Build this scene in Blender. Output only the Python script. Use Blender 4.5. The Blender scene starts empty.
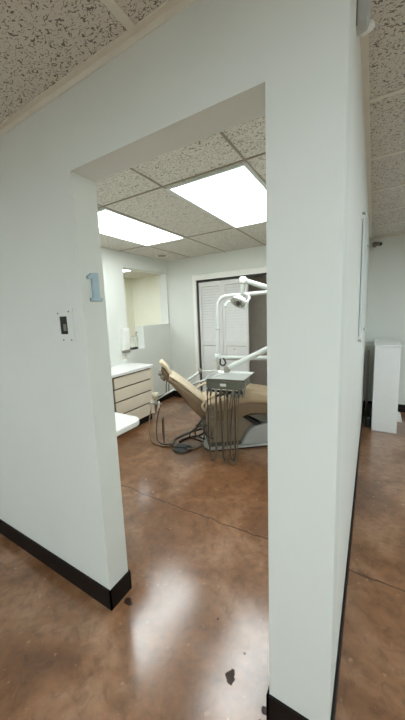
import bpy, bmesh, math, random
from mathutils import Vector, Matrix
random.seed(7)
C = bpy.context.scene.collection
PI = math.pi

# ------------------------------------------------------------------ materials
def new_mat(name):
    m = bpy.data.materials.new(name); m.use_nodes = True
    nt = m.node_tree; b = nt.nodes['Principled BSDF']
    return m, nt, b

def srgb(r, g, b):
    f = lambda c: (c/255/12.92) if c/255 <= .04045 else ((c/255+.055)/1.055)**2.4
    return (f(r), f(g), f(b), 1)

def plain(name, col, rough=.5, metal=0, var=.06, scale=14, bump=0, coat=0, spec=.5):
    """Procedural paint or plastic: a little noise in tone, optional bump."""
    m, nt, b = new_mat(name)
    L = nt.links
    tc = nt.nodes.new('ShaderNodeTexCoord')
    n = nt.nodes.new('ShaderNodeTexNoise'); n.inputs['Scale'].default_value = scale
    n.inputs['Detail'].default_value = 4
    L.new(tc.outputs['Object'], n.inputs['Vector'])
    r = nt.nodes.new('ShaderNodeValToRGB')
    lo = tuple(c*(1-var) for c in col[:3])+(1,); hi = tuple(min(1, c*(1+var)) for c in col[:3])+(1,)
    r.color_ramp.elements[0].color = lo; r.color_ramp.elements[0].position = .3
    r.color_ramp.elements[1].color = hi; r.color_ramp.elements[1].position = .7
    L.new(n.outputs['Fac'], r.inputs['Fac']); L.new(r.outputs['Color'], b.inputs['Base Color'])
    b.inputs['Roughness'].default_value = rough; b.inputs['Metallic'].default_value = metal
    b.inputs['Coat Weight'].default_value = coat; b.inputs['Specular IOR Level'].default_value = spec
    if bump:
        n2 = nt.nodes.new('ShaderNodeTexNoise'); n2.inputs['Scale'].default_value = 180
        bp = nt.nodes.new('ShaderNodeBump'); bp.inputs['Strength'].default_value = bump
        bp.inputs['Distance'].default_value = .002
        L.new(tc.outputs['Object'], n2.inputs['Vector'])
        L.new(n2.outputs['Fac'], bp.inputs['Height']); L.new(bp.outputs['Normal'], b.inputs['Normal'])
    return m

def emit(name, col, s):
    m, nt, b = new_mat(name)
    b.inputs['Base Color'].default_value = (.8, .8, .8, 1)
    b.inputs['Emission Color'].default_value = col
    b.inputs['Emission Strength'].default_value = s
    return m

def ceiling_mat(name, col, dark, band=.032):
    """Fissured acoustic tile: short worm-like marks plus fine pin holes."""
    m, nt, b = new_mat(name); L = nt.links; N = nt.nodes.new
    tc = N('ShaderNodeTexCoord')
    mp = N('ShaderNodeMapping'); mp.inputs['Scale'].default_value = (.62, 1, 1); mp.inputs['Rotation'].default_value = (0, 0, -.25)
    L.new(tc.outputs['Object'], mp.inputs['Vector'])
    def noise(scale, vec, det=1.0, dist=0):
        n = N('ShaderNodeTexNoise'); n.inputs['Scale'].default_value = scale; n.inputs['Detail'].default_value = det
        n.inputs['Distortion'].default_value = dist; L.new(vec, n.inputs['Vector']); return n.outputs['Fac']
    def mt(op, a, c):
        x = N('ShaderNodeMath'); x.operation = op
        for i, s in enumerate((a, c)):
            if isinstance(s, float): x.inputs[i].default_value = s
            else: L.new(s, x.inputs[i])
        return x.outputs[0]
    a = noise(60, mp.outputs['Vector'], 1.0, .6)
    ln = mt('LESS_THAN', mt('ABSOLUTE', mt('SUBTRACT', a, .5), 0.0), band)
    brk = mt('GREATER_THAN', noise(95, tc.outputs['Object'], 1.0), .47)
    mark = mt('MULTIPLY', ln, brk)
    pin = mt('GREATER_THAN', noise(260, tc.outputs['Object'], 1.0), .66)
    fac = mt('MAXIMUM', mt('MULTIPLY', mark, .85), mt('MULTIPLY', pin, .55))
    mx = N('ShaderNodeMix'); mx.data_type = 'RGBA'
    L.new(fac, mx.inputs['Factor']); mx.inputs['A'].default_value = col; mx.inputs['B'].default_value = dark
    L.new(mx.outputs['Result'], b.inputs['Base Color'])
    b.inputs['Roughness'].default_value = .95; b.inputs['Specular IOR Level'].default_value = .1
    return m

def floor_mat():
    m, nt, b = new_mat('stained_concrete'); L = nt.links; N = nt.nodes.new
    tc = N('ShaderNodeTexCoord')
    def noise(s, d=5, rough=.55, dist=0, vec=None):
        n = N('ShaderNodeTexNoise'); n.inputs['Scale'].default_value = s; n.inputs['Detail'].default_value = d
        n.inputs['Roughness'].default_value = rough; n.inputs['Distortion'].default_value = dist
        L.new(vec or tc.outputs['Object'], n.inputs['Vector']); return n
    def ramp(src, stops):
        r = N('ShaderNodeValToRGB'); cr = r.color_ramp
        while len(cr.elements) < len(stops): cr.elements.new(.5)
        for e, (p, c) in zip(cr.elements, stops): e.position = p; e.color = c
        L.new(src, r.inputs['Fac']); return r
    def mix(a, bb, f, mode='MIX'):
        x = N('ShaderNodeMix'); x.data_type = 'RGBA'; x.blend_type = mode
        if isinstance(f, float): x.inputs['Factor'].default_value = f
        else: L.new(f, x.inputs['Factor'])
        for k, s in (('A', a), ('B', bb)):
            if isinstance(s, tuple): x.inputs[k].default_value = s
            else: L.new(s, x.inputs[k])
        return x.outputs['Result']
    def math_(op, a, bb=None):
        x = N('ShaderNodeMath'); x.operation = op
        for i, s in enumerate((a, bb)):
            if s is None: continue
            if isinstance(s, (int, float)): x.inputs[i].default_value = s
            else: L.new(s, x.inputs[i])
        return x.outputs[0]
    big = noise(2.2, 6, .6, .6)
    c1 = ramp(big.outputs['Fac'], [(.30, FLOOR_A), (.5, FLOOR_B), (.72, FLOOR_C)])
    fine = noise(16, 6, .65, .8)
    f1 = ramp(fine.outputs['Fac'], [(.30, (.60, .57, .55, 1)), (.5, (1, 1, 1, 1)), (.72, (1.28, 1.24, 1.22, 1))])
    col = mix(c1.outputs['Color'], f1.outputs['Color'], .8, 'MULTIPLY')
    # pale mineral specks
    sp = noise(26, 3, .5)
    spm = ramp(sp.outputs['Fac'], [(.66, (0, 0, 0, 1)), (.72, (1, 1, 1, 1))])
    col = mix(col, srgb(182, 146, 116), math_('MULTIPLY', spm.outputs['Color'], .45))
    # the crack that crosses the room
    sep = N('ShaderNodeSeparateXYZ'); L.new(tc.outputs['Object'], sep.inputs[0])
    wig = noise(3.0, 4, .6)
    yy = math_('ADD', sep.outputs['Y'], math_('MULTIPLY', math_('SUBTRACT', wig.outputs['Fac'], .5), .10))
    dist = math_('ABSOLUTE', math_('SUBTRACT', yy, 1.69))
    cr = math_('LESS_THAN', dist, .0048)
    col = mix(col, srgb(58, 36, 26), math_('MULTIPLY', cr, .8))
    # dark stains and chips, each with its own place
    wob = noise(38, 3, .6)
    wob2 = noise(14, 2, .6)
    keep = None
    for (x, y, r, sx) in STAINS:
        dx = math_('MULTIPLY', math_('SUBTRACT', sep.outputs['X'], x), sx)
        dy = math_('SUBTRACT', sep.outputs['Y'], y)
        d = math_('SQRT', math_('ADD', math_('MULTIPLY', dx, dx), math_('MULTIPLY', dy, dy)))
        d = math_('ADD', d, math_('MULTIPLY', math_('SUBTRACT', wob.outputs['Fac'], .5), r*1.7))
        k = math_('LESS_THAN', d, r)
        col = mix(col, srgb(50, 28, 20), k)
        keep = math_('MULTIPLY', keep, math_('SUBTRACT', 1.0, k)) if keep is not None else math_('SUBTRACT', 1.0, k)
    L.new(col, b.inputs['Base Color'])
    rr = ramp(noise(9, 5).outputs['Fac'], [(.3, (.34, .34, .34, 1)), (.7, (.46, .46, .46, 1))])
    L.new(rr.outputs['Color'], b.inputs['Roughness'])
    b.inputs['Specular IOR Level'].default_value = .25
    L.new(keep, b.inputs['Coat Weight'])          # the sealer is chipped away in the stains
    b.inputs['Coat IOR'].default_value = 1.58
    cr2 = ramp(noise(7, 5).outputs['Fac'], [(.3, (.10, .10, .10, 1)), (.7, (.19, .19, .19, 1))])
    L.new(cr2.outputs['Color'], b.inputs['Coat Roughness'])
    bp = N('ShaderNodeBump'); bp.inputs['Strength'].default_value = .12; bp.inputs['Distance'].default_value = .002
    nb = noise(120, 4, .7)
    L.new(nb.outputs['Fac'], bp.inputs['Height']); L.new(bp.outputs['Normal'], b.inputs['Normal'])
    L.new(bp.outputs['Normal'], b.inputs['Coat Normal'])
    return m

FLOOR_A = srgb(98, 62, 36); FLOOR_B = srgb(132, 92, 62); FLOOR_C = srgb(166, 128, 100)
STAINS = [(-.452, .905, .024, 1.25), (-.292, .872, .014, 1.0), (-.30, .835, .007, 1.0), (-1.055, .93, .018, .7),
          (-.60, 1.085, .007, 1.0), (-.43, 1.01, .005, 1.0)]

M = {}
M['wall'] = plain('wall_paint', srgb(221, 224, 218), .6, var=.015, scale=3, bump=.10, spec=.3)
M['hall_wall'] = plain('hall_wall_paint', srgb(226, 228, 222), .55, var=.015, scale=3, bump=.10, spec=.3)
M['cream'] = plain('cream_wall_paint', srgb(236, 236, 220), .7, var=.02, scale=2, bump=.08, spec=.3)
M['ceiling'] = ceiling_mat('fissured_ceiling_tile', srgb(218, 214, 204), srgb(98, 92, 82))
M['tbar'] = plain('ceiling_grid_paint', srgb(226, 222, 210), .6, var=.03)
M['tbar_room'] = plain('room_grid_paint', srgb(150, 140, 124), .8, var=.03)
M['floor'] = floor_mat()
M['rubber'] = plain('black_rubber_base', srgb(24, 17, 15), .55, var=.12, spec=.2)
M['diffuser'] = emit('light_diffuser', (.90, .965, .97, 1), 7.4)
M['diffuser_hall'] = emit('hall_light_diffuser', (.84, .98, 1.04, 1), 11.5)
M['diffuser_next'] = emit('next_room_diffuser', (.86, .95, 1.0, 1), 8.5)
M['white_metal'] = plain('white_enamel', srgb(204, 208, 204), .35, var=.02)
M['white_plastic'] = plain('white_plastic', srgb(232, 232, 228), .35, var=.02)
M['laminate'] = plain('white_laminate', srgb(236, 236, 234), .25, var=.015)
M['drawer'] = plain('beige_laminate', srgb(236, 227, 208), .45, var=.025, scale=6)
M['drawer_gap'] = plain('brown_carcass', srgb(104, 84, 64), .6)
M['door_paint'] = plain('door_white_paint', srgb(220, 220, 218), .45, var=.02)
M['closet'] = plain('closet_grey_wall', srgb(182, 174, 164), .8, var=.05)
M['trim'] = plain('trim_paint', srgb(238, 238, 232), .5, var=.02)
M['tan'] = plain('tan_vinyl', srgb(190, 168, 138), .42, var=.05, scale=9, bump=.06)
M['tan_light'] = plain('cream_vinyl', srgb(212, 196, 168), .4, var=.04, scale=9)
M['tan_dark'] = plain('brown_shell', srgb(138, 116, 92), .5, var=.06)
M['grey_cover'] = plain('grey_chair_cover', srgb(186, 190, 188), .4, var=.03)
M['grey_mid'] = plain('mid_grey_plastic', srgb(132, 128, 118), .45, var=.05)
M['grey_head'] = plain('grey_unit_plastic', srgb(106, 109, 100), .45, var=.05)
M['taupe'] = plain('taupe_cover', srgb(150, 138, 120), .5, var=.05)
M['grey_dark'] = plain('dark_grey_plastic', srgb(84, 84, 78), .45, var=.06)
M['black'] = plain('black_plastic', srgb(26, 26, 26), .45, var=.1)
M['pedal'] = plain('pedal_rubber', srgb(50, 52, 54), .5, var=.1)
M['steel'] = plain('brushed_steel', srgb(205, 208, 204), .38, metal=.6, var=.05, scale=60)
M['hose'] = plain('taupe_hose', srgb(128, 112, 92), .45, var=.08)
M['hose_dark'] = plain('dark_hose', srgb(70, 62, 54), .45, var=.08)
M['cup'] = plain('cream_funnel', srgb(214, 208, 184), .45, var=.03)
M['blue'] = plain('light_blue_paint', srgb(174, 196, 206), .5, var=.05)
M['blue_edge'] = plain('blue_grey_edge', srgb(104, 142, 160), .5, var=.05)
M['grey_sign'] = plain('sign_panel', srgb(214, 220, 220), .3, var=.02)
M['wood'] = plain('pale_board', srgb(190, 176, 156), .6, var=.06)

glass, nt, b = new_mat('clear_plastic')
b.inputs['Base Color'].default_value = (.9, .93, .92, 1); b.inputs['Transmission Weight'].default_value = .85
b.inputs['Roughness'].default_value = .12; b.inputs['IOR'].default_value = 1.2
M['clear'] = glass

# ------------------------------------------------------------------ mesh helpers
def BM(): return bmesh.new()

def add_box(bm, lo, hi, bevel=0, seg=2):
    r = bmesh.ops.create_cube(bm, size=1)
    vs = r['verts']
    for v in vs:
        v.co = Vector([lo[i]+(v.co[i]+.5)*(hi[i]-lo[i]) for i in range(3)])
    if bevel:
        es = list({e for v in vs for e in v.link_edges})
        bmesh.ops.bevel(bm, geom=es, offset=bevel, segments=seg, profile=.5, affect='EDGES')
    return bm

def add_tube(bm, pts, r, seg=10, caps=True):
    """A round tube swept along points; r is one radius or one per point."""
    P = [Vector(p) for p in pts]; n = len(P)
    rr = r if isinstance(r, (list, tuple)) else [r]*n
    T = []
    for i in range(n):
        a = P[max(i-1, 0)]; c = P[min(i+1, n-1)]
        T.append((c-a).normalized())
    up = Vector((0, 0, 1)) if abs(T[0].z) < .9 else Vector((1, 0, 0))
    N = (up - T[0]*up.dot(T[0])).normalized()
    rings = []
    for i in range(n):
        N = (N - T[i]*N.dot(T[i])).normalized(); B = T[i].cross(N)
        rings.append([bm.verts.new(P[i]+rr[i]*(math.cos(2*PI*k/seg)*N+math.sin(2*PI*k/seg)*B)) for k in range(seg)])
    for a, c in zip(rings, rings[1:]):
        for k in range(seg):
            f = bm.faces.new((a[k], a[(k+1) % seg], c[(k+1) % seg], c[k])); f.smooth = True
    if caps:
        bm.faces.new(list(reversed(rings[0]))); bm.faces.new(rings[-1])
    return bm

def add_lathe(bm, prof, seg=24, axis=None, at=(0, 0, 0)):
    """Turn (radius, height) pairs about an axis through 'at'."""
    q = Vector((0, 0, 1)).rotation_difference(Vector(axis or (0, 0, 1))); at = Vector(at)
    rings = []
    for (r, z) in prof:
        if r < 1e-6: rings.append([bm.verts.new(at+q @ Vector((0, 0, z)))])
        else: rings.append([bm.verts.new(at+q @ Vector((r*math.cos(2*PI*k/seg), r*math.sin(2*PI*k/seg), z))) for k in range(seg)])
    for a, c in zip(rings, rings[1:]):
        for k in range(seg):
            k2 = (k+1) % seg
            if len(a) == 1 and len(c) == 1: continue
            if len(a) == 1: f = bm.faces.new((a[0], c[k2], c[k]))
            elif len(c) == 1: f = bm.faces.new((a[k], a[k2], c[0]))
            else: f = bm.faces.new((a[k], a[k2], c[k2], c[k]))
            f.smooth = True
    return bm

def add_prism(bm, poly, lo, hi, plane='xz', bevel=0, seg=3):
    """Extrude a polygon. plane names the polygon's two axes; lo..hi runs along the third."""
    ax = {'xz': (0, 2, 1), 'yz': (1, 2, 0), 'xy': (0, 1, 2)}[plane]
    def P(p, h):
        c = [0, 0, 0]; c[ax[0]], c[ax[1]], c[ax[2]] = p[0], p[1], h
        return bm.verts.new(c)
    a = [P(p, lo) for p in poly]; c = [P(p, hi) for p in poly]
    fs = [bm.faces.new(a), bm.faces.new(list(reversed(c)))]
    n = len(poly)
    for i in range(n):
        fs.append(bm.faces.new((a[i], c[i], c[(i+1) % n], a[(i+1) % n])))
    bmesh.ops.recalc_face_normals(bm, faces=fs)
    if bevel:
        es = list({e for f in fs[:2] for e in f.edges})
        bmesh.ops.bevel(bm, geom=es, offset=bevel, segments=seg, profile=.5, affect='EDGES')
    return bm

def spline(pts, n=8):
    """Catmull-Rom through points."""
    P = [Vector(p) for p in pts]; P = [2*P[0]-P[1]]+P+[2*P[-1]-P[-2]]
    out = []
    for i in range(1, len(P)-2):
        p0, p1, p2, p3 = P[i-1:i+3]
        for k in range(n):
            t = k/n
            out.append(.5*((2*p1)+(-p0+p2)*t+(2*p0-5*p1+4*p2-p3)*t*t+(-p0+3*p1-3*p2+p3)*t**3))
    out.append(P[-2]); return out

def obj(name, bm, mat, parent=None, loc=(0, 0, 0), smooth=False):
    bmesh.ops.recalc_face_normals(bm, faces=bm.faces[:])
    me = bpy.data.meshes.new(name); bm.to_mesh(me); bm.free()
    me.materials.append(mat if not isinstance(mat, str) else M[mat])
    if smooth:
        for p in me.polygons: p.use_smooth = True
    o = bpy.data.objects.new(name, me); C.objects.link(o); o.location = loc
    if parent: o.parent = parent
    return o

def tag(o, label=None, cat=None, group=None, kind=None):
    if label: o['label'] = label
    if cat: o['category'] = cat
    if group: o['group'] = group
    if kind: o['kind'] = kind
    return o

def thing(name, label, cat, loc=(0, 0, 0), rotz=0, group=None):
    o = bpy.data.objects.new(name, None); C.objects.link(o)
    o.empty_display_size = .1
    o.location = loc; o.rotation_euler = (0, 0, rotz)
    return tag(o, label, cat, group)

def struct(name, bm, mat, label, cat, parent=None):
    o = obj(name, bm, mat, parent)
    if not parent: tag(o, label, cat, None, 'structure')
    return o

def box(lo, hi, bevel=0, seg=2): return add_box(BM(), lo, hi, bevel, seg)

# ------------------------------------------------------------------ the place (metres)
ZC = 2.43                 # ceilings
Y0, Y1 = .861, .990       # the wall with the opening
XA, XB, XR = -1.104, -.272, -.072
ZL = 2.113
XL = -3.124               # room's left wall
YB = 4.234                # room's back wall
YF = 4.87                 # hall's far wall
HB = .11                  # rubber base height

# floor and ceilings
struct('floor', box((-6.2, -3, -.1), (3.2, 6.0, 0)), 'floor', 'brown stained concrete floor with a glossy sealer', 'floor')
bm = BM(); add_box(bm, (-6.2, -3, ZC), (3.2, 6.0, ZC+.08))
struct('ceiling', bm, 'ceiling', 'fissured acoustic tile ceiling over hall and treatment room', 'ceiling')

# wall with the opening: one outline extruded through its thickness
out = [(-4.5, 0), (XA, 0), (XA, ZL), (XB, ZL), (XB, 0), (XR, 0), (XR, ZC), (-4.5, ZC)]
bm = add_prism(BM(), out, Y0, Y1, 'xz')
struct('wall_front', bm, 'wall', 'white painted wall cut by the wide doorway to the treatment room', 'wall')
# partition between hall and room, running back from the pillar
struct('wall_right', box((XR-.13, Y1, 0), (XR, YF, ZC)), 'hall_wall', 'white hall wall running back from the doorway pillar', 'wall')
struct('wall_far', box((XR-.13, YF, 0), (3.2, YF+.12, ZC)), 'hall_wall', 'white wall closing the far end of the hall', 'wall')
struct('wall_side', box((3.0, -3, 0), (3.1, YF, ZC)), 'hall_wall', 'right side wall of the hall', 'wall')
struct('wall_rear', box((-4.6, -2.6, 0), (3.0, -2.5, ZC)), 'hall_wall', 'wall behind the viewer across the hall', 'wall')
struct('wall_end', box((-4.6, -2.5, 0), (-4.5, Y0, ZC)), 'hall_wall', 'left end wall of the hall', 'wall')

# room's left wall with the stepped pass-through
WT = .165
bm = BM()
WY0, WY1, WZ0, WZ1 = 3.178, YB-.02, 1.345, 2.215
NY, NZ = 3.53, .99
lx, hx = XL-WT, XL
add_box(bm, (lx, Y1, 0), (hx, WY0, ZC))
add_box(bm, (lx, WY0, WZ1), (hx, YB, ZC))
add_box(bm, (lx, NY, 0), (hx, YB, WZ0))
add_box(bm, (lx, WY0, 0), (hx, NY, NZ))
add_box(bm, (lx, WY1, WZ0), (hx, YB, WZ1))
struct('wall_left', bm, 'wall', 'pale wall of the treatment room with a stepped pass-through opening', 'wall')

# room's back wall with the closet opening
CX0, CX1, CZ = -2.528, -.75, 2.045
out = [(XL-WT, 0), (CX0, 0), (CX0, CZ), (CX1, CZ), (CX1, 0), (XR-.13, 0), (XR-.13, ZC), (XL-WT, ZC)]
bm = add_prism(BM(), out, YB, YB+.11, 'xz')
struct('wall_back', bm, 'wall', 'pale back wall of the treatment room around the closet', 'wall')
bm = BM()
add_box(bm, (CX0-.12, 4.92, 0), (CX1+.12, 4.98, ZC))
add_box(bm, (CX0-.12, YB+.11, 0), (CX0-.06, 4.92, ZC))
add_box(bm, (CX1+.06, YB+.11, 0), (CX1+.12, 4.92, ZC))
struct('wall_closet', bm, 'closet', 'dark grey inside of the closet behind the louvered doors', 'wall')

# room next door, seen through the pass-through
struct('wall_next', box((-5.3, 5.56, 0), (CX0-.12, 5.64, ZC)), 'cream', 'cream far wall of the next room seen through the pass-through', 'wall')
struct('wall_next_side', box((-5.3, Y1, 0), (-5.2, 5.56, ZC)), 'cream', 'cream side wall of the next room beyond the pass-through', 'wall')
struct('wall_next_right', box((CX0-.18, YB+.11, 0), (CX0-.12, 5.56, ZC)), 'cream', 'cream return wall of the next room behind the closet', 'wall')

# closet casing and track
bm = BM()
add_box(bm, (CX0-.062, YB-.026, 0), (CX0, YB, CZ+.085), .004)
add_box(bm, (CX1, YB-.026, 0), (CX1+.062, YB, CZ+.085), .004)
add_box(bm, (CX0, YB-.026, CZ), (CX1, YB, CZ+.085), .004)
struct('trim_1', bm, 'trim', 'white casing around the closet opening', 'trim')
struct('trim_2', box((CX0+.005, YB+.005, CZ-.022), (CX1-.005, YB+.06, CZ)), 'black', 'dark sliding track across the closet head', 'trim')
struct('trim_7', box((CX0, YB+.004, 0), (CX0+.014, YB+.06, CZ-.022)), 'grey_dark', 'dark strip imitating shade along the closet side jamb', 'trim')  # solid dark grey strip stands for the shade beside the door leaf

# rubber base
T = .009
def base_strip(name, parts, label):
    bm = BM()
    for lo, hi in parts: add_box(bm, lo, hi)
    struct(name, bm, 'rubber', label, 'baseboard')
base_strip('baseboard_front', [((-4.5, Y0-T, 0), (XA+T, Y0, HB)), ((XA, Y0-T, 0), (XA+T, Y1+T, HB)), ((-3.1, Y1, 0), (XA+T, Y1+T, HB))],
           'black rubber base wrapping the wall end left of the doorway')
base_strip('baseboard_pillar', [((XB-T, Y0-T, 0), (XR+T, Y0, HB)), ((XB-T, Y0-T, 0), (XB, Y1+T, HB)), ((XB-T, Y1, 0), (XR-.13, Y1+T, HB))],
           'black rubber base around the pillar right of the doorway')
base_strip('baseboard_right', [((XR, Y0, 0), (XR+T, YF, HB))], 'black rubber base along the hall wall')
base_strip('baseboard_far', [((XR, YF-T, 0), (3.0, YF, HB))], 'black rubber base across the far hall wall')
base_strip('baseboard_left', [((XL, 3.215, 0), (XL+T, YB, HB))], 'black rubber base on the left wall beyond the drawers')
base_strip('baseboard_back', [((XL, YB-T, 0), (CX0-.062, YB, HB))], 'black rubber base on the back wall beside the closet')

# suspended ceiling grid
def grid(name, xs, ys, x0, x1, y0, y1, w, mat, label):
    bm = BM()
    for x in xs: add_box(bm, (x-w/2, y0, ZC-.005), (x+w/2, y1, ZC+.004))
    for y in ys: add_box(bm, (x0, y-w/2, ZC-.0055), (x1, y+w/2, ZC+.0035))
    struct(name, bm, mat, label, 'ceiling grid')
GX = [-.712-.635*k for k in range(4)]
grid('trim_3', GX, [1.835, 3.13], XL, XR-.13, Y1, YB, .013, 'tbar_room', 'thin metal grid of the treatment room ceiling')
grid('trim_4', [-.705-1.27*k for k in (-2, -1, 0, 1, 2)], [.45-.62*k for k in range(5)], -4.5, 3.0, -2.5, Y0, .032, 'tbar', 'metal grid of the hall ceiling in front of the doorway')
grid('trim_5', [.565, 1.835], [1.07+.62*k for k in range(7)], XR, 3.0, Y0, YF, .024, 'tbar', 'metal grid of the ceiling along the hall')
bm = BM()
add_box(bm, (-4.5, Y0-.024, ZC-.004), (XR, Y0, ZC)); add_box(bm, (-4.5, Y0-.003, ZC-.026), (XR, Y0, ZC))
add_box(bm, (XR, Y0, ZC-.004), (XR+.024, YF, ZC)); add_box(bm, (XR, Y0, ZC-.026), (XR+.003, YF, ZC))
add_box(bm, (XR, YF-.024, ZC-.004), (3, YF, ZC)); add_box(bm, (XR, YF-.003, ZC-.022), (3, YF, ZC))
struct('trim_6', bm, 'tbar', 'metal wall angle where hall walls meet the ceiling', 'trim')

# ------------------------------------------------------------------ ceiling lights
def ceiling_light(x, y, lx, ly, label, mat='diffuser', group=None):
    t = thing('ceiling_light', label, 'ceiling light', (x, y, ZC), 0, group)
    f = BM(); w = .028
    for lo, hi in (((0, 0), (lx, w)), ((0, ly-w), (lx, ly)), ((0, w), (w, ly-w)), ((lx-w, w), (lx, ly-w))):
        add_box(f, (lo[0], lo[1], -.012), (hi[0], hi[1], 0))
    obj('frame', f, 'white_metal', t)
    obj('diffuser', box((w, w, -.009), (lx-w, ly-w, -.002)), mat, t)
    return t
ceiling_light(-1.345, 1.86, .635, 1.27, 'large lit ceiling panel nearest the pillar, right of the other one')
ceiling_light(-2.615, 1.86, .635, 1.27, 'lit ceiling panel at left, above the drawers and desk')
ceiling_light(-4.75, 3.29, .635, 1.27, 'small lit panel of the next room seen at the pass-through top', 'diffuser_next')
ceiling_light(-4.75, 1.9, .635, 1.27, 'added unseen panel of the next room that brightens the pass-through reveals', 'diffuser_next')  # added out of view to light the pass-through reveals
ceiling_light(1.2, -.75, .635, 1.27, 'lit hall ceiling panel behind the viewer on the right', 'diffuser_hall')
ceiling_light(1.2, 2.0, .635, 1.27, 'lit hall ceiling panel to the right along the hall', 'diffuser_hall')
ceiling_light(-2.6, -2.2, .635, 1.27, 'added unseen hall panel behind the viewer on the far left, brightening the wall', 'diffuser_hall')  # extra panel out of view, lifts the left of the front wall
ceiling_light(-.07, -1.9, .635, 1.27, 'added unseen hall panel straight behind the viewer, brightening the hall', 'diffuser_hall')  # put in behind the viewer to brighten the hall

t = thing('ceiling_speaker', 'round white ceiling grille in the far left corner of the room', 'ceiling vent', (-2.87, 3.79, ZC))
obj('rim', add_lathe(BM(), [(.075, -.006), (.095, -.012), (.105, -.006), (.105, 0), (.075, 0)], 28), 'tbar', t)
bm = BM()
for k in range(4): add_lathe(bm, [(.012+.016*k, -.006), (.020+.016*k, -.011), (.024+.016*k, -.006)], 24)
add_lathe(bm, [(0, -.004), (.078, -.004), (.078, 0)], 24)
obj('grille', bm, 'tbar_room', t)

# ------------------------------------------------------------------ on the front wall
t = thing('wall_plate', 'square painted cover plate with a dark cut-out, left of the doorway', 'wall plate', (-1.259, Y0, 1.4725))
hx0, hx1, hz0, hz1 = -.021, .034, -.043, .041
bm = BM(); W = .079; H = .0765
for lo, hi in (((-W, -H), (hx0, H)), ((hx1, -H), (W, H)), ((hx0, -H), (hx1, hz0)), ((hx0, hz1), (hx1, H))):
    add_box(bm, (lo[0], -.004, lo[1]), (hi[0], 0, hi[1]))
obj('plate', bm, 'wall', t)
obj('socket_recess', box((hx0, -.0015, hz0), (hx1, 0, hz1)), 'black', t)
obj('switch', box((.006, -.007, -.028), (.026, -.0014, .004), .002), 'grey_mid', t)
for (x, z) in ((-.03, .056), (.052, .062), (-.004, -.070), (.056, -.070)):
    obj('screw', add_lathe(BM(), [(0, .006), (.0035, .0055), (.0038, .0035)], 12, (0, -1, 0), (x, 0, z)), 'black', t)

# blue room number on the doorway jamb: a solid digit one
one = [(.0, .098), (.0, .106), (.022, .122), (.058, .126), (.058, .014), (.074, .014), (.074, 0), (.010, 0), (.010, .014), (.024, .014), (.024, .102), (.012, .096)]
t = thing('room_number', 'light blue number one fixed to the left jamb of the doorway', 'number sign', (XA, .892, 1.578))
obj('digit', add_prism(BM(), one, .001, .012, 'yz'), 'blue', t)
e = obj('digit_back', add_prism(BM(), [(.5*.076+(y-.038)*1.04, .062+(z-.062)*1.03) for y, z in one], 0, .003, 'yz'), 'blue_edge', t)

# ------------------------------------------------------------------ hall things
t = thing('wall_light', 'grey fixture with a small white lamp, high on the hall wall', 'wall fixture', (XR, 1.07, 2.30))
obj('housing', add_prism(BM(), [(0, 0), (.026, .004), (.034, .02), (.036, .12), (0, .125)], 0, .045, 'xz', .003), 'grey_cover', t)
obj('mounting_strip', box((0, -.006, -.004), (.004, 0, .129)), 'grey_mid', t)
obj('lamp', add_lathe(BM(), [(0, -.02), (.010, -.018), (.013, -.008), (.013, .012), (.009, .018), (0, .02)], 18, (1, 0, .3), (.026, .052, .016)), 'white_plastic', t)
t = thing('wall_board', 'white board standing off the hall wall on metal studs', 'wall board', (XR, 2.03, 1.30))
obj('panel', box((.003, 0, .02), (.011, 1.02, .71), .002), 'grey_sign', t)
for (y, z) in ((-.02, .0), (1.03, .0), (-.02, .73), (1.03, .73)):
    obj('standoff', add_lathe(BM(), [(0, .020), (.010, .019), (.012, .016), (.012, .0105), (.008, .0102), (.008, .0)], 14, (1, 0, 0), (0, y, z)), 'steel', t)

t = thing('display_pedestal', 'tall white box pedestal standing against the far hall wall', 'pedestal', (.165, 4.40, 0), .0)
bm = BM(); add_box(bm, (-.127, -.42, 0), (.127, .40, 1.03), .004)
obj('body', bm, 'laminate', t)
obj('top_panel', box((-.131, -.425, 1.03), (.131, .405, 1.052), .004), 'laminate', t)
o = obj('foam_board', add_prism(BM(), [(0, 0), (.080, 0), (.055, .12), (0, .15)], 0, .02, 'xz', .002), 'white_plastic', None, (.300, 4.42, 0))
tag(o, 'small white board offcut standing right of the white pedestal', 'board')
bm = add_prism(BM(), [(0, 0), (.03, 0), (.115, .88), (.085, .88)], 0, .03, 'yz', .002)
o = obj('wooden_slat', bm, 'wood', None, (-.045, YF-.13, 0))
tag(o, 'thin pale board leaning in the corner behind the white pedestal', 'board')
o = obj('black_case', box((-.030, 4.06, 0), (.026, 4.70, .13), .012), 'black')
tag(o, 'small black case on the floor between hall wall and pedestal', 'case')

t = thing('security_camera', 'small security camera in the upper corner of the far hall wall', 'camera', (-.01, YF, 2.335))
obj('mount', add_lathe(BM(), [(0, 0), (.028, 0), (.028, .012), (.012, .018), (0, .018)], 18, (0, -1, 0)), 'grey_mid', t)
obj('arm', add_tube(BM(), [(0, -.015, 0), (-.005, -.06, 0), (.0, -.085, .005)], .010), 'grey_mid', t)
obj('body', add_lathe(BM(), [(0, -.055), (.020, -.055), (.026, -.045), (.026, .055), (.020, .06), (0, .06)], 18, (.75, -.6, -.28), (.025, -.10, 0)), 'grey_mid', t)
obj('lens', add_lathe(BM(), [(0, .068), (.017, .066), (.020, .058), (0, .058)], 18, (.75, -.6, -.28), (.025, -.10, 0)), 'black', t)

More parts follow.
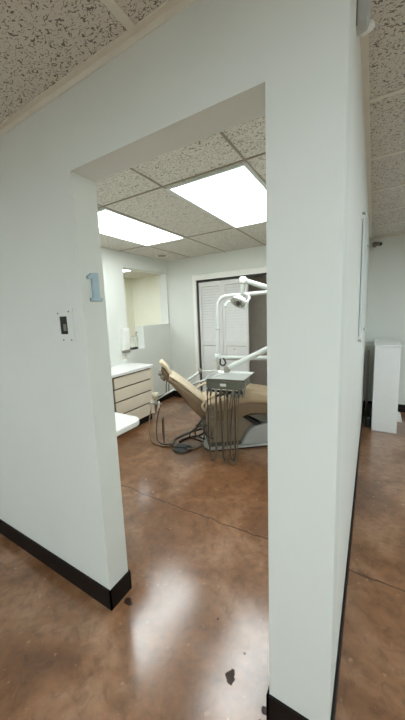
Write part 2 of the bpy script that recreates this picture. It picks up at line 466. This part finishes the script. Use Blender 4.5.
# ------------------------------------------------------------------ drawers, worktops, wall things
ZW = .81
CE = 3.185
t = thing('base_cabinet', 'beige drawer cabinet under the white worktop on the left wall', 'cabinet', (XL, 0, 0))
D = .44
bm = BM(); add_box(bm, (.002, 1.62, .095), (D-.004, CE-.035, ZW-.04))
obj('body', bm, 'drawer_gap', t)
bm = BM(); add_box(bm, (D-.02, CE-.075, .095), (D+.012, CE-.035, ZW-.04), .002); add_box(bm, (.002, CE-.036, .095), (D, CE-.03, ZW-.04))
obj('end_panel', bm, 'drawer', t)
obj('toe_kick', box((.002, 1.62, 0), (D-.035, CE-.05, .095)), 'rubber', t)
zs = [(.105, .262), (.282, .437), (.457, .602), (.622, .752)]
for z0, z1 in zs:
    obj('drawer_front', box((D-.004, 2.425, z0), (D+.014, CE-.078, z1), .003), 'drawer', t)
for z0, z1 in zs:
    obj('drawer_front', box((D-.004, 1.63, z0), (D+.014, 2.39, z1), .003), 'drawer', t)
bm = add_prism(BM(), [(XL, 1.62), (XL+D+.03, 1.62), (XL+D+.03, CE-.04), (XL+D-.01, CE), (XL, CE)], ZW-.038, ZW, 'xy', .005)
tag(obj('worktop', bm, 'laminate'), 'white laminate worktop lying on the beige drawers', 'worktop')

# desk along the back of the doorway wall, its rounded end in view
ZD = .75
ex, ey, R_ = -1.430, 1.560, .09
pts = [(-3.10, Y1+.01), (ex, Y1+.01), (ex, ey-R_)] + [(ex-R_+R_*math.cos(a), ey-R_+R_*math.sin(a)) for a in [PI/2*k/8 for k in range(1, 8)]] + [(ex-R_, ey), (-2.66, ey+.0), (-3.10, ey)]
t = thing('desk', 'white desk top with a rounded corner behind the left doorway jamb', 'desk', (0, 0, 0))
obj('desk_top', add_prism(BM(), pts, ZD-.042, ZD, 'xy', .008), 'laminate', t)
obj('base', box((-2.60, Y1+.02, 0), (-1.95, 1.46, ZD-.042)), 'drawer', t)

t = thing('soap_dispenser', 'white soap dispenser with a grey base on the wall over the worktop', 'soap dispenser', (XL, 3.082, .975))
obj('housing', add_prism(BM(), [(0, .03), (.060, .045), (.075, .12), (.075, .32), (.065, .36), (0, .365)], -.062, .062, 'xz', .008), 'white_plastic', t)
obj('push_bar', add_prism(BM(), [(.01, 0), (.060, 0), (.072, .02), (.065, .044), (.01, .032)], -.058, .058, 'xz', .005), 'grey_mid', t)
t = thing('wall_outlet', 'white horizontal wall outlet just above the worktop', 'outlet', (XL, 3.06, .893))
obj('cover_plate', box((0, -.062, -.038), (.007, .062, .038), .003), 'white_plastic', t)
for dy in (-.026, .022):
    s = obj('socket', box((.0065, dy-.017, -.014), (.0095, dy+.017, .014), .002), 'cup', t)

t = thing('sill_organizer', 'clear plastic holder with a dark base on the pass-through sill', 'organizer', (XL-.075, 3.335, NZ))
obj('tray', box((-.05, -.072, 0), (.05, .072, .035), .006), 'black', t)
bm = BM(); add_box(bm, (-.045, -.06, .035), (.045, .03, .20), .008)
obj('jar', bm, 'clear', t)
o = thing('pump_bottle', 'small clear pump bottle with a brown nozzle behind the sill holder', 'bottle', (XL-.08, 3.44, NZ))
obj('bottle_body', add_lathe(BM(), [(0, 0), (.024, 0), (.026, .01), (.026, .17), (.012, .2), (.012, .22), (0, .22)], 18), 'clear', o)
bm = add_tube(BM(), [(0, 0, .22), (0, 0, .26)], .006); add_tube(bm, [(0, 0, .262), (.035, 0, .258)], .006)
obj('nozzle', bm, 'tan_dark', o)

# ------------------------------------------------------------------ louvered closet doors
def louver_door(name, x0, w, label, knob):
    H_ = 1.985; z0 = .022; y = YB+.022; th = .030; st = .042
    t = thing(name, label, 'closet door', (x0, y, z0)); t['kind'] = 'structure'
    f = BM()
    add_box(f, (0, 0, 0), (st, th, H_), .003); add_box(f, (w-st, 0, 0), (w, th, H_), .003)
    add_box(f, (st, .001, 0), (w-st, th-.001, .13)); add_box(f, (st, .001, .945), (w-st, th-.001, 1.02)); add_box(f, (st, .001, H_-.07), (w-st, th-.001, H_))
    obj('frame', f, 'door_paint', t)
    for (a, c, n) in ((.13, .945, 18), (1.02, H_-.07, 20)):
        s = BM(); p = (c-a)/n
        for i in range(n):
            z = a+p*i
            add_prism(s, [(.004, z-.004), (.010, z-.004), (.024, z+p*.86), (.018, z+p*.86)], st-.004, w-st+.004, 'yz')
        obj('louvers', s, 'door_paint', t)
    if knob is not None:
        obj('knob', add_lathe(BM(), [(0, .034), (.012, .033), (.017, .026), (.014, .017), (.007, .012), (.007, 0)], 18, (0, -1, 0), (knob, 0, .90)), 'white_metal', t)
louver_door('door_1', -2.500, .426, 'white louvered closet door leaf at left, without a knob', None)
louver_door('door_2', -2.068, .432, 'white louvered closet door leaf at right, with a small knob', .20)

# ------------------------------------------------------------------ dental chair (local: x to the foot end, y away from viewer)
ANG = math.radians(37.5)
AX, AY = -1.5807, 2.7537
def chair_pt(s, v, z):
    return Vector((AX+s*math.cos(ANG)-v*math.sin(ANG), AY+s*math.sin(ANG)+v*math.cos(ANG), z))
t = thing('dental_chair', 'tan reclined dental chair on a grey base in the middle of the room', 'dental chair', (AX, AY, 0), ANG)
chair = t
# base plate, chamfered at the near rear corner
bp = [(0, -.19), (1.25, -.19), (1.32, -.12), (1.32, .12), (1.25, .19), (-.02, .19), (-.05, .15), (-.05, -.10)]
bm = add_prism(BM(), bp, 0.012, .034, 'xy', .008); obj('base_plate', bm, 'grey_cover', t)
obj('base_gasket', add_prism(BM(), [(x*.992+.004, y*.98) for x, y in bp], 0, .0135, 'xy'), 'black', t)
# lower cover: skirt that rises towards the foot end
cov = [(.35, .032), (.385, .085), (.43, .165), (.475, .215), (.53, .238), (.66, .262), (.95, .262), (1.12, .2), (1.2, .032)]
obj('base_cover', add_prism(BM(), cov, -.165, .165, 'xz', .022, 4), 'grey_cover', t)
# lift column and arm
col = [(.03, .062), (.05, .20), (.02, .36), (.40, .36), (.52, .25), (.45, .20), (.37, .062)]
obj('lift_column', add_prism(BM(), col, -.115, .115, 'xz', .012), 'taupe', t)
obj('foot_skirt', add_prism(BM(), [(.0, .034), (.40, .034), (.36, .066), (.04, .066)], -.15, .15, 'xz', .01), 'grey_dark', t)
obj('lift_arm', add_prism(BM(), [(.39, .345), (.43, .357), (.60, .250), (.52, .246)], -.145, .145, 'xz', .006), 'black', t)
obj('lift_cover', add_prism(BM(), [(.44, .365), (.95, .375), (.95, .27), (.62, .264)], -.13, .13, 'xz', .01), 'grey_mid', t)

def cushion(name, prof, hw, mat, bev=.03, sub=True):
    bm = add_prism(BM(), prof, -hw, hw, 'xz', bev, 4)
    o = obj(name, bm, mat, t, smooth=True)
    return o
seat = [(-.03, .545), (.0, .566), (.06, .574), (.16, .577), (.25, .592), (.33, .622), (.40, .662), (.45, .672), (.53, .652), (.62, .624), (.80, .585), (1.05, .54), (1.10, .515), (1.08, .47), (.95, .455),
        (.62, .514), (.42, .534), (.33, .527), (.22, .483), (.10, .466), (.03, .464), (-.04, .50)]
cushion('seat_cushion', seat, .25, 'tan')
under = [(.03, .475), (.10, .478), (.22, .495), (.33, .540), (.42, .545), (.62, .525), (.92, .466), (.90, .40), (.62, .392), (.457, .404), (.40, .388), (.368, .368), (.06, .352)]
cushion('seat_shell', under, .215, 'tan_dark', .015)
# backrest: cream front pad and brown shell behind it
def lean(s0, z0, s1, z1, d0, d1):
    """Quad between two points, offset d0..d1 square to the line (positive = towards the back)."""
    L_ = math.hypot(s1-s0, z1-z0); nx, nz = -(z1-z0)/L_, (s1-s0)/L_
    return nx, nz
top_ = (-.365, .862); hin = (-.035, .575)
dx, dz = hin[0]-top_[0], hin[1]-top_[1]; Ln = math.hypot(dx, dz); ux, uz = dx/Ln, dz/Ln; nx, nz = uz, -ux     # n points down-left, behind the back
def B(a, o_): return (top_[0]+ux*a+nx*o_, top_[1]+uz*a+nz*o_)
pad = [B(-.02, .0), B(.05, -.012), B(.22, -.018), B(.36, -.012), B(.46, -.002), B(.49, .014), B(.46, .024), B(.2, .024), B(.02, .024), B(-.03, .018)]
cushion('back_cushion', pad, .20, 'tan_light', .022)
shell = [B(-.02, .016), B(.25, .020), B(.48, .020), B(.56, .06), B(.57, .13), B(.50, .165), B(.40, .155), B(.18, .10), B(.0, .068)]
cushion('backrest_shell', shell, .205, 'tan_dark', .03)
# headrest
hp = [(-.500, .992), (-.478, 1.012), (-.462, 1.012), (-.41, .955), (-.375, .89), (-.358, .83), (-.372, .81), (-.395, .855), (-.430, .925), (-.48, .978)]
cushion('headrest', hp, .105, 'tan_light', .010)
hb = [(-.468, .955), (-.425, .91), (-.39, .85), (-.365, .825), (-.345, .80), (-.365, .765), (-.425, .785), (-.462, .84), (-.482, .91)]
o = cushion('headrest_bracket', hb, .085, 'tan_dark', .018)
for (s, z, v, r) in ((-.492, .885, -.07, .022), (-.472, .845, -.07, .02), (-.452, .815, -.02, .02)):
    bm = add_lathe(BM(), [(0, -.05), (r*.8, -.05), (r, -.04), (r, .04), (r*.8, .05), (0, .05)], 18, (0, 1, 0), (s, v, z))
    obj('adjuster_knob', bm, 'grey_mid', t)
for (s, v) in ((-.435, -.06), (-.405, -.02)):
    obj('hanging_cord', add_tube(BM(), [(s+.01, v, .80), (s, v, .74), (s-.004, v, .665)], .005, 8), 'grey_dark', t)
# hinge brackets, armrests
for sgn in (-1, 1):
    bm = add_prism(BM(), [(-.045, .50), (-.02, .56), (.025, .57), (.05, .53), (.062, .42), (.055, .34), (.0, .32), (-.04, .35)], sgn*.265-.012, sgn*.265+.012, 'xz', .006)
    h = obj('hinge_bracket', bm, 'taupe', t)
    obj('pivot_cap', add_lathe(BM(), [(0, .018), (.022, .016), (.026, .008), (.026, 0)], 18, (0, sgn, 0), (.012, sgn*.277, .52)), 'taupe', h)
    obj('pivot_cap', add_lathe(BM(), [(0, .018), (.018, .016), (.022, .008), (.022, 0)], 18, (0, sgn, 0), (.012, sgn*.277, .42)), 'taupe', h)
    a = spline([(-.045, sgn*.285, .50), (-.075, sgn*.29, .555), (-.05, sgn*.295, .605), (.005, sgn*.30, .640), (.07, sgn*.30, .657)], 6)
    obj('arm_sling', add_tube(BM(), a, [.013]*len(a), 10), 'tan_light', t)
    a = spline([(.055, sgn*.30, .655), (.12, sgn*.30, .668), (.20, sgn*.30, .676), (.245, sgn*.30, .677)], 5)
    obj('armrest', add_tube(BM(), a, [.014]*len(a), 10), 'grey_dark', t)
# tilt mechanism under the back
bm = BM()
add_tube(bm, [(-.07, -.10, .27), (.05, -.09, .33)], .022); add_tube(bm, [(-.02, -.08, .14), (.06, -.07, .28)], .018)
add_tube(bm, [(-.12, .05, .21), (.05, .05, .30)], .02)
add_box(bm, (-.06, -.11, .20), (.06, .11, .34), .01)
obj('tilt_mechanism', bm, 'grey_mid', t)
bm = BM()
add_tube(bm, spline([(.03, -.12, .33), (-.05, -.16, .26), (-.02, -.18, .18), (.05, -.13, .12)], 6), .008)
add_tube(bm, spline([(.03, -.02, .33), (-.10, -.10, .30), (-.14, -.06, .16), (-.03, -.03, .08)], 6), .008)
add_tube(bm, spline([(-.02, .0, .24), (-.13, .02, .20), (-.20, .0, .12), (-.06, -.02, .05)], 6), .009)
obj('loose_cables', bm, 'hose_dark', t)

# ------------------------------------------------------------------ foot pedal and cables on the floor
t = thing('foot_pedal', 'round dark grey foot pedal on the floor behind the chair base', 'foot pedal', (-1.775, 2.525, 0), .4)
obj('housing', add_lathe(BM(), [(0, 0), (.096, 0), (.104, .008), (.104, .014), (.098, .022), (.085, .030), (.05, .036), (0, .038)], 36), 'pedal', t)
obj('rim', add_lathe(BM(), [(.0, .0), (.108, .0), (.110, .006), (.106, .012), (.0, .012)], 36), 'black', t)
obj('lever', add_prism(BM(), [(-.07, -.035), (.05, -.05), (.07, 0), (.05, .05), (-.07, .035)], .032, .045, 'xy', .005), 'pedal', t)
o = obj('pedal_cable', add_tube(BM(), spline([(-1.86, 2.60, .04), (-1.90, 2.68, .012), (-1.86, 2.80, .012), (-1.76, 2.86, .03), (-1.66, 2.84, .10), (-1.60, 2.80, .16)], 8), .013), 'black')
tag(o, 'black cable running from the foot pedal to the chair base', 'cable')
o = obj('floor_cable', add_tube(BM(), spline([(-1.90, 2.50, .03), (-1.93, 2.62, .05), (-1.84, 2.76, .09), (-1.74, 2.80, .13), (-1.66, 2.78, .17), (-1.58, 2.78, .22)], 8), .015), 'grey_dark')
tag(o, 'thick grey hose bundle rising from the pedal side to the chair', 'cable')
o = obj('supply_cable', add_tube(BM(), spline([(-1.70, 2.50, .03), (-1.64, 2.58, .012), (-1.62, 2.70, .02), (-1.62, 2.76, .10), (-1.60, 2.80, .2)], 8), .009), 'hose')
tag(o, 'thin tan tube looping right of the foot pedal', 'cable')

# ------------------------------------------------------------------ operating light on its post
t = thing('operating_light', 'white dental operating light on a tall bent post', 'operating light', (-1.578, 3.10, 0))
def TP(x, y, z): return (x+1.578, y-3.10, z)
r0 = .13
pts = [TP(-1.588, 3.10, .765), TP(-1.586, 3.10, .93), TP(-1.578, 3.10, 1.25), TP(-1.572, 3.10, 1.69-r0)] + [TP(-1.572+r0-r0*math.cos(a), 3.10, 1.69-r0+r0*math.sin(a)) for a in [PI/2*k/8 for k in range(1, 9)]] + [TP(-1.1, 3.10, 1.694), TP(-.60, 3.10, 1.70)]
obj('post', add_tube(BM(), pts, .022, 16), 'white_metal', t)
obj('collar', add_lathe(BM(), [(.0, -.012), (.027, -.012), (.029, 0), (.027, .012), (0, .012)], 20, None, TP(-1.578, 3.10, 1.315)), 'white_metal', t)
bm = add_tube(BM(), [TP(-1.60, 3.10, .962), TP(-1.0, 3.10, .985), TP(-.55, 3.10, 1.0)], .026, 14)
obj('link_arm', bm, 'white_metal', t)
obj('post_socket', add_lathe(BM(), [(0, -.05), (.034, -.05), (.038, -.04), (.038, .035), (.03, .045), (0, .045)], 20, None, TP(-1.586, 3.10, .965)), 'white_metal', t)
bm = add_lathe(BM(), [(0, 0), (.05, 0), (.05, .85), (.04, .98), (0, 1.0)], 20, None, TP(-.52, 3.12, .06)); add_box(bm, TP(-.66, 2.98, 0), TP(-.38, 3.26, .07), .01)
obj('support_column', bm, 'grey_cover', t)
# pivot hub and flex arm, folding back towards the lamp
obj('pivot_hub', add_lathe(BM(), [(0, -.11), (.035, -.11), (.04, -.1), (.04, .04), (.03, .05), (0, .05)], 20, None, TP(-.60, 3.10, 1.68)), 'white_metal', t)
e0, e1 = Vector(TP(-1.085, 2.70, 1.805)), Vector(TP(-.62, 3.06, 1.612))
bm = add_tube(BM(), [e1, e1.lerp(e0, .5), e0], [.030, .027, .022], 14)
obj('flex_arm', bm, 'white_metal', t)
obj('elbow', add_lathe(BM(), [(0, -.032), (.030, -.032), (.034, -.024), (.034, .022), (.026, .032), (0, .032)], 20, None, e0+Vector((0, 0, -.002))), 'white_plastic', t)
obj('swivel_stem', add_tube(BM(), [e0+Vector((0, 0, -.028)), e0+Vector((-.002, 0, -.05)), e0+Vector((-.006, -.004, -.135))], [.014, .022, .017], 12), 'white_metal', t)
# lamp head: a wide tilted reflector housing hung in a yoke, with side handles
hd = Vector(TP(-1.118, 2.675, 1.598))
ax = Vector((-.42, -.62, -.66)).normalized()          # the way the lamp shines
sx_ = Vector((.86, -.50, -.10)); sx_ = (sx_-ax*sx_.dot(ax)).normalized(); sy_ = ax.cross(sx_)
def LP(a, b_, c): return hd+sx_*a+sy_*b_+ax*c
def loc_verts(bm, start):
    for v in list(bm.verts)[start:]: v.co = LP(*v.co)
bm = add_lathe(BM(), [(0, -.055), (.034, -.054), (.060, -.040), (.080, -.010), (.088, .022), (.080, .024), (.070, .004), (.045, -.016), (0, -.024)], 28)
for v in bm.verts: v.co = LP(v.co.x*1.18, v.co.y*.86, v.co.z)
h = obj('lamp_head', bm, 'white_metal', t)
bm = add_lathe(BM(), [(0, .012), (.05, .008), (.066, .002), (.05, -.004), (0, -.004)], 24)
for v in bm.verts: v.co = LP(v.co.x*1.15, v.co.y*.84, v.co.z)
obj('lens', bm, 'white_plastic', h)
bm = add_box(BM(), (-.020, -.022, .004), (.020, .022, .034), .006); loc_verts(bm, 0)
obj('bulb_cap', bm, 'grey_dark', h)
for q in (-1, 1):
    bm = add_box(BM(), (q*.052-.012, -.045, -.052), (q*.052+.012, .040, -.030), .005); loc_verts(bm, 0)
    obj('housing_vent', bm, 'grey_mid', h)
    bm = add_tube(BM(), [LP(q*.02, .05, -.02), LP(q*.055, -.0, .026), LP(q*.02, -.055, .02)], .005, 8)
    obj('reflector_rib', bm, 'grey_mid', h)
top = e0+Vector((-.006, -.004, -.125))
y = spline([LP(-.112, 0, .0), LP(-.104, 0, -.05), LP(-.06, 0, -.085), (top*1.0), LP(.06, .0, -.085), LP(.104, 0, -.05), LP(.112, 0, .0)], 6)
obj('yoke', add_tube(BM(), y, .012, 10), 'white_metal', t)
for q in (-1, 1):
    obj('yoke_knob', add_lathe(BM(), [(0, -.012), (.017, -.010), (.019, 0), (.017, .010), (0, .012)], 16, tuple(sx_), LP(q*.115, 0, 0)), 'white_plastic', t)
a = spline([LP(-.115, 0, .0), LP(-.135, .01, .02), (LP(-.15, .02, .03)), hd+Vector((-.155, .0, -.045))], 5)
obj('handle', add_tube(BM(), a, .009, 10), 'white_metal', t)
a = spline([LP(.115, 0, .0), LP(.122, -.02, .03), LP(.105, -.04, .06)], 5)
obj('handle', add_tube(BM(), a, .009, 10), 'white_metal', t)

# ------------------------------------------------------------------ instrument unit over the lap
TR = math.radians(7)
TC = Vector((-1.245, 2.685, 0))
t = thing('instrument_unit', 'dental instrument unit on a long white arm over the seat', 'instrument unit', (TC.x, TC.y, 0), TR)
ZT = .845
ca, sa = math.cos(-TR), math.sin(-TR)
def UL(p):   # world point in the unit's own frame
    d = Vector(p)-TC; return Vector((d.x*ca-d.y*sa, d.x*sa+d.y*ca, p[2]))
bm = add_prism(BM(), [(-.185, -.19), (.185, -.19), (.185, .12), (-.185, .12)], ZT-.095, ZT-.012, 'xy', .016)
obj('control_head', bm, 'grey_head', t)
obj('badge', box((-.04, -.197, ZT-.062), (.022, -.187, ZT-.034), .005), 'white_plastic', t)
obj('top_lip', box((-.195, -.20, ZT-.016), (.195, .13, ZT-.004), .004), 'grey_mid', t)
bm = BM()
add_box(bm, (-.03, -.01, ZT-.13), (.05, .08, ZT-.09), .01)
obj('underside_mount', bm, 'grey_mid', t)
bm = add_tube(BM(), [(-.19, -.175, ZT-.115), (.19, -.175, ZT-.115)], .013, 10)
for x in (-.17, .17): add_box(bm, (x-.01, -.185, ZT-.115), (x+.01, -.165, ZT-.085))
obj('holder_bar', bm, 'black', t)
a0 = UL((-1.36, 2.87, .885)); a1 = UL((-.55, 2.97, 1.30))
obj('unit_arm', add_tube(BM(), [a0, a0.lerp(a1, .1), a0.lerp(a1, .6), a1], [.022, .029, .029, .034], 16), 'white_metal', t)
obj('arm_joint', add_lathe(BM(), [(0, -.08), (.032, -.08), (.036, -.06), (.036, .02), (.025, .03), (0, .03)], 18, None, UL((-1.36, 2.87, .88))), 'grey_mid', t)
bm = add_tube(BM(), spline([UL((-1.52, 3.03, .968)), UL((-1.515, 3.02, .90)), UL((-1.46, 3.0, .895)), UL((-1.44, 3.0, .93)), UL((-1.47, 3.01, .975))], 5), .009, 8)
obj('hook_handle', bm, 'black', t)
a2 = UL((-.55, 2.97, 1.30)); a3 = UL((-.52, 3.08, 1.06))
obj('arm_support', add_tube(BM(), [a2, UL((-.50, 2.985, 1.24)), a3], .03, 12), 'white_metal', t)
a = [(.195, -.12, ZT-.02), (.205, -.15, ZT-.05), (.2, -.18, ZT-.10), (.185, -.185, ZT-.16)]
obj('side_handle', add_tube(BM(), spline(a, 5), .010, 10), 'grey_mid', t)

# loose steel tray lying on the unit
t = thing('instrument_tray', 'shallow steel tray lying on top of the instrument unit', 'tray', (TC.x, TC.y, ZT-.004), TR)
bm = BM()
o_ = [(-.20, -.205), (.20, -.205), (.215, .20), (-.215, .20)]
add_prism(bm, [(x*.86, y*.86) for x, y in o_], 0, .004, 'xy')
def ring(bm, z0, z1, s0, s1):
    a = [bm.verts.new((x*s0, y*s0, z0)) for x, y in o_]; c = [bm.verts.new((x*s1, y*s1, z1)) for x, y in o_]
    for k in range(4): bm.faces.new((a[k], a[(k+1) % 4], c[(k+1) % 4], c[k]))
ring(bm, .003, .019, .86, .93); ring(bm, .019, .020, .93, 1.0); ring(bm, .020, .015, 1.0, 1.0); ring(bm, .015, .0175, 1.0, .94); ring(bm, .0175, .0, .94, .86)
obj('pan', bm, 'steel', t)
a = spline([(-.13, .12, .006), (-.10, .08, .016), (-.06, .10, .008)], 5)
o = obj('dental_mirror', add_tube(BM(), [(-.15, -.02, .0), (-.09, .07, .0), (-.035, .15, .0)], [.004, .004, .003], 8), 'steel', None, (TC.x, TC.y, ZT+.0052))
tag(o, 'thin steel instrument lying across the left of the tray', 'instrument')

# handpieces hanging from the unit, each with its own hose
def world(p):
    return Vector((TC.x+p[0]*math.cos(TR)-p[1]*math.sin(TR), TC.y+p[0]*math.sin(TR)+p[1]*math.cos(TR), p[2]))
xs = [-.172, -.138, -.092, -.036, .050, .074, .112, .136]
ords = ['far left', 'second from left', 'third from left', 'fourth from left', 'fourth from right', 'third from right', 'second from right', 'far right']
loops = [(-.172, .02, .015), (-.138, -.015, .03), (-.085, .01, .06), (-.03, .02, .04), (.03, .0, .02), (.09, .03, .016), (.112, .01, .05), (.15, -.02, .02)]
for i, (x, dx, zb) in enumerate(loops):
    p = world((x, -.192, ZT-.115))
    t = thing('dental_handpiece', 'slim handpiece hanging %s along the front of the instrument unit' % ords[i], 'handpiece', p, TR, 'handpieces on the instrument unit')
    lean_ = -.012
    bm = add_tube(BM(), [(0, .004, .028), (0, -.002, .01), (0, lean_*.6, -.018), (0, lean_-.006, -.05)], [.006, .012, .010, .006], 12)
    obj('handle', bm, 'grey_mid' if i in (2, 5) else 'grey_dark', t)
    z = -(ZT-.115)
    side = .055 if x < 0 else -.055
    if i in (3, 4): side *= .6
    h = [(0, lean_-.006, -.055), (dx*.2, lean_-.012, -.20), (dx*.6, lean_-.03, z+.22), (dx+side*.15, -.055, z+zb+.04), (dx+side*.55, -.06, z+zb+.008),
         (dx+side, -.045, z+zb+.05), (dx+side*1.2, -.01, z+.26), (side*1.1, .06, -.25), (side*.9, .12, -.02)]
    obj('hose', add_tube(BM(), spline(h, 7), .0062, 8), 'hose' if i % 3 else 'hose_dark', t)

# ------------------------------------------------------------------ assistant's arm with funnel and suction
PV = Vector((-1.74, 2.98, 0))
t = thing('assistant_arm', 'white jointed arm reaching behind the backrest to a suction holder', 'support arm', (-1.84, 3.06, 0))
O = Vector((-1.84, 3.06, 0))
def AL(x, y, z): return Vector((x, y, z))-O
p0, p1, p2 = AL(-1.822, 3.06, .785), AL(-2.06, 2.93, .60), AL(-2.30, 2.75, .445)
obj('upper_link', add_tube(BM(), [p0, p0.lerp(p1, .5), p1], [.018, .016, .016], 12), 'white_metal', t)
obj('lower_link', add_tube(BM(), [p1, p2], [.011, .009], 12), 'white_metal', t)
obj('joint', add_lathe(BM(), [(0, -.03), (.024, -.03), (.024, .026), (.016, .032), (0, .032)], 18, None, p0), 'grey_mid', t)
obj('joint', add_lathe(BM(), [(0, -.024), (.021, -.024), (.021, .022), (.014, .028), (0, .028)], 18, None, p1), 'white_metal', t)
bm = add_tube(BM(), [p0, AL(-1.70, 3.09, .792), AL(-1.596, 3.10, .80)], .014, 12)
obj('rear_link', bm, 'white_metal', t)
obj('cross_link', add_tube(BM(), [AL(-1.97, 2.98, .60), AL(-1.72, 3.05, .692), AL(-1.55, 3.08, .74), AL(-1.37, 2.90, .80)], .015, 12), 'white_metal', t)
obj('holder_bar', add_tube(BM(), [AL(-2.40, 2.72, .385), AL(-2.30, 2.75, .40), AL(-2.225, 2.775, .39)], .012, 10), 'steel', t)
obj('holder_post', add_tube(BM(), [p2, AL(-2.305, 2.75, .40)], .012, 10), 'white_metal', t)

t = thing('suction_funnel', 'cream funnel cup standing on the suction holder left of the backrest', 'funnel', (-2.312, 2.75, .40))
obj('bowl', add_lathe(BM(), [(0, .04), (.024, .04), (.040, .08), (.045, .135), (.041, .135), (.036, .085), (.0, .055)], 24), 'cup', t)
obj('neck', add_lathe(BM(), [(0, .012), (.014, .012), (.016, .03), (.022, .042), (0, .042)], 18), 'white_plastic', t)

FP = Vector((-1.90, 2.47, .02))
hs = [(-2.36, 2.735, .40, 'white', [(-2.375, 2.72, .30), (-2.33, 2.62, .14), (-2.20, 2.51, .02), (-2.03, 2.47, .012), (-1.93, 2.50, .02)]),
      (-2.265, 2.765, .40, 'white', [(-2.255, 2.74, .33), (-2.24, 2.66, .16), (-2.16, 2.56, .03), (-2.03, 2.50, .018), (-1.93, 2.53, .03)])]
labs = ['white suction handle with a long tan hose, left of the funnel', 'white suction handle with a dark hose, right of the funnel']
for i, (x, y, z, c, h) in enumerate(hs):
    t = thing('saliva_ejector', labs[i], 'suction handle', (x, y, z), 0, 'suction handles on the holder')
    bm = add_tube(BM(), [(-.004, -.004, .032), (0, -.004, .0), (-.006, -.012, -.05), (-.010, -.014, -.095)], [.010, .015, .014, .010], 12)
    obj('grip', bm, 'white_plastic', t)
    obj('valve', add_tube(BM(), [(-.022, -.01, .005), (.022, -.01, .0)], .011, 10), 'steel', t)
    hh = [(-.010, -.014, -.09)]+[(a-x, b_-y, c_-z) for a, b_, c_ in h]
    obj('hose', add_tube(BM(), spline(hh, 8), .0085, 10), ('hose', 'hose_dark')[i], t)
for i, (x0, y0, z0) in enumerate(((-2.095, 2.60, .285), (-2.06, 2.58, .325))):
    bm = add_tube(BM(), spline([(x0, y0, z0), (x0+.004, y0-.01, z0-.13), (x0+.022, y0-.03, .075), (x0+.07, y0-.07, .02), (-1.92, 2.54+.02*i, .02)], 8), .0075, 8)
    o = obj('suction_tube', bm, ('hose_dark', 'hose')[i])
    tag(o, ('dark upright suction tube left of the foot pedal', 'tan upright suction tube nearest the foot pedal, taller')[i], 'tube', 'upright tubes by the pedal')

# ------------------------------------------------------------------ camera
F_PX, PITCH, YAW, ROLL, CXP, CYP = 289.737, .14045, .54764, -.04143, -6.069, -5.205
cam = bpy.data.cameras.new('camera'); co = bpy.data.objects.new('camera', cam); C.objects.link(co)
cp, sp, cy, sy = math.cos(PITCH), math.sin(PITCH), math.cos(YAW), math.sin(YAW)
Fw = Vector((-sy*cp, cy*cp, -sp)); Rt = Vector((cy, sy, 0)); Up = Rt.cross(Fw)
R2 = math.cos(ROLL)*Rt+math.sin(ROLL)*Up; U2 = -math.sin(ROLL)*Rt+math.cos(ROLL)*Up
mw = Matrix((R2, U2, -Fw)).transposed().to_4x4(); mw.translation = Vector((0, 0, 1.5))
co.matrix_world = mw
cam.sensor_fit = 'VERTICAL'; cam.sensor_height = 36; cam.lens = F_PX/720*36
cam.shift_x = -CXP/720; cam.shift_y = CYP/720
cam.clip_start = .02; cam.clip_end = 60
bpy.context.scene.camera = co

# ------------------------------------------------------------------ world and view
w = bpy.data.worlds.new('world'); bpy.context.scene.world = w; w.use_nodes = True
w.node_tree.nodes['Background'].inputs['Color'].default_value = (.02, .02, .02, 1)
sc = bpy.context.scene
sc.view_settings.view_transform = 'Standard'; sc.view_settings.look = 'None'
sc.view_settings.exposure = 0.55; sc.view_settings.gamma = 1; sc.view_settings.use_curve_mapping = False
sc.cycles.max_bounces = 12; sc.cycles.diffuse_bounces = 8
sc.cycles.use_denoising = True
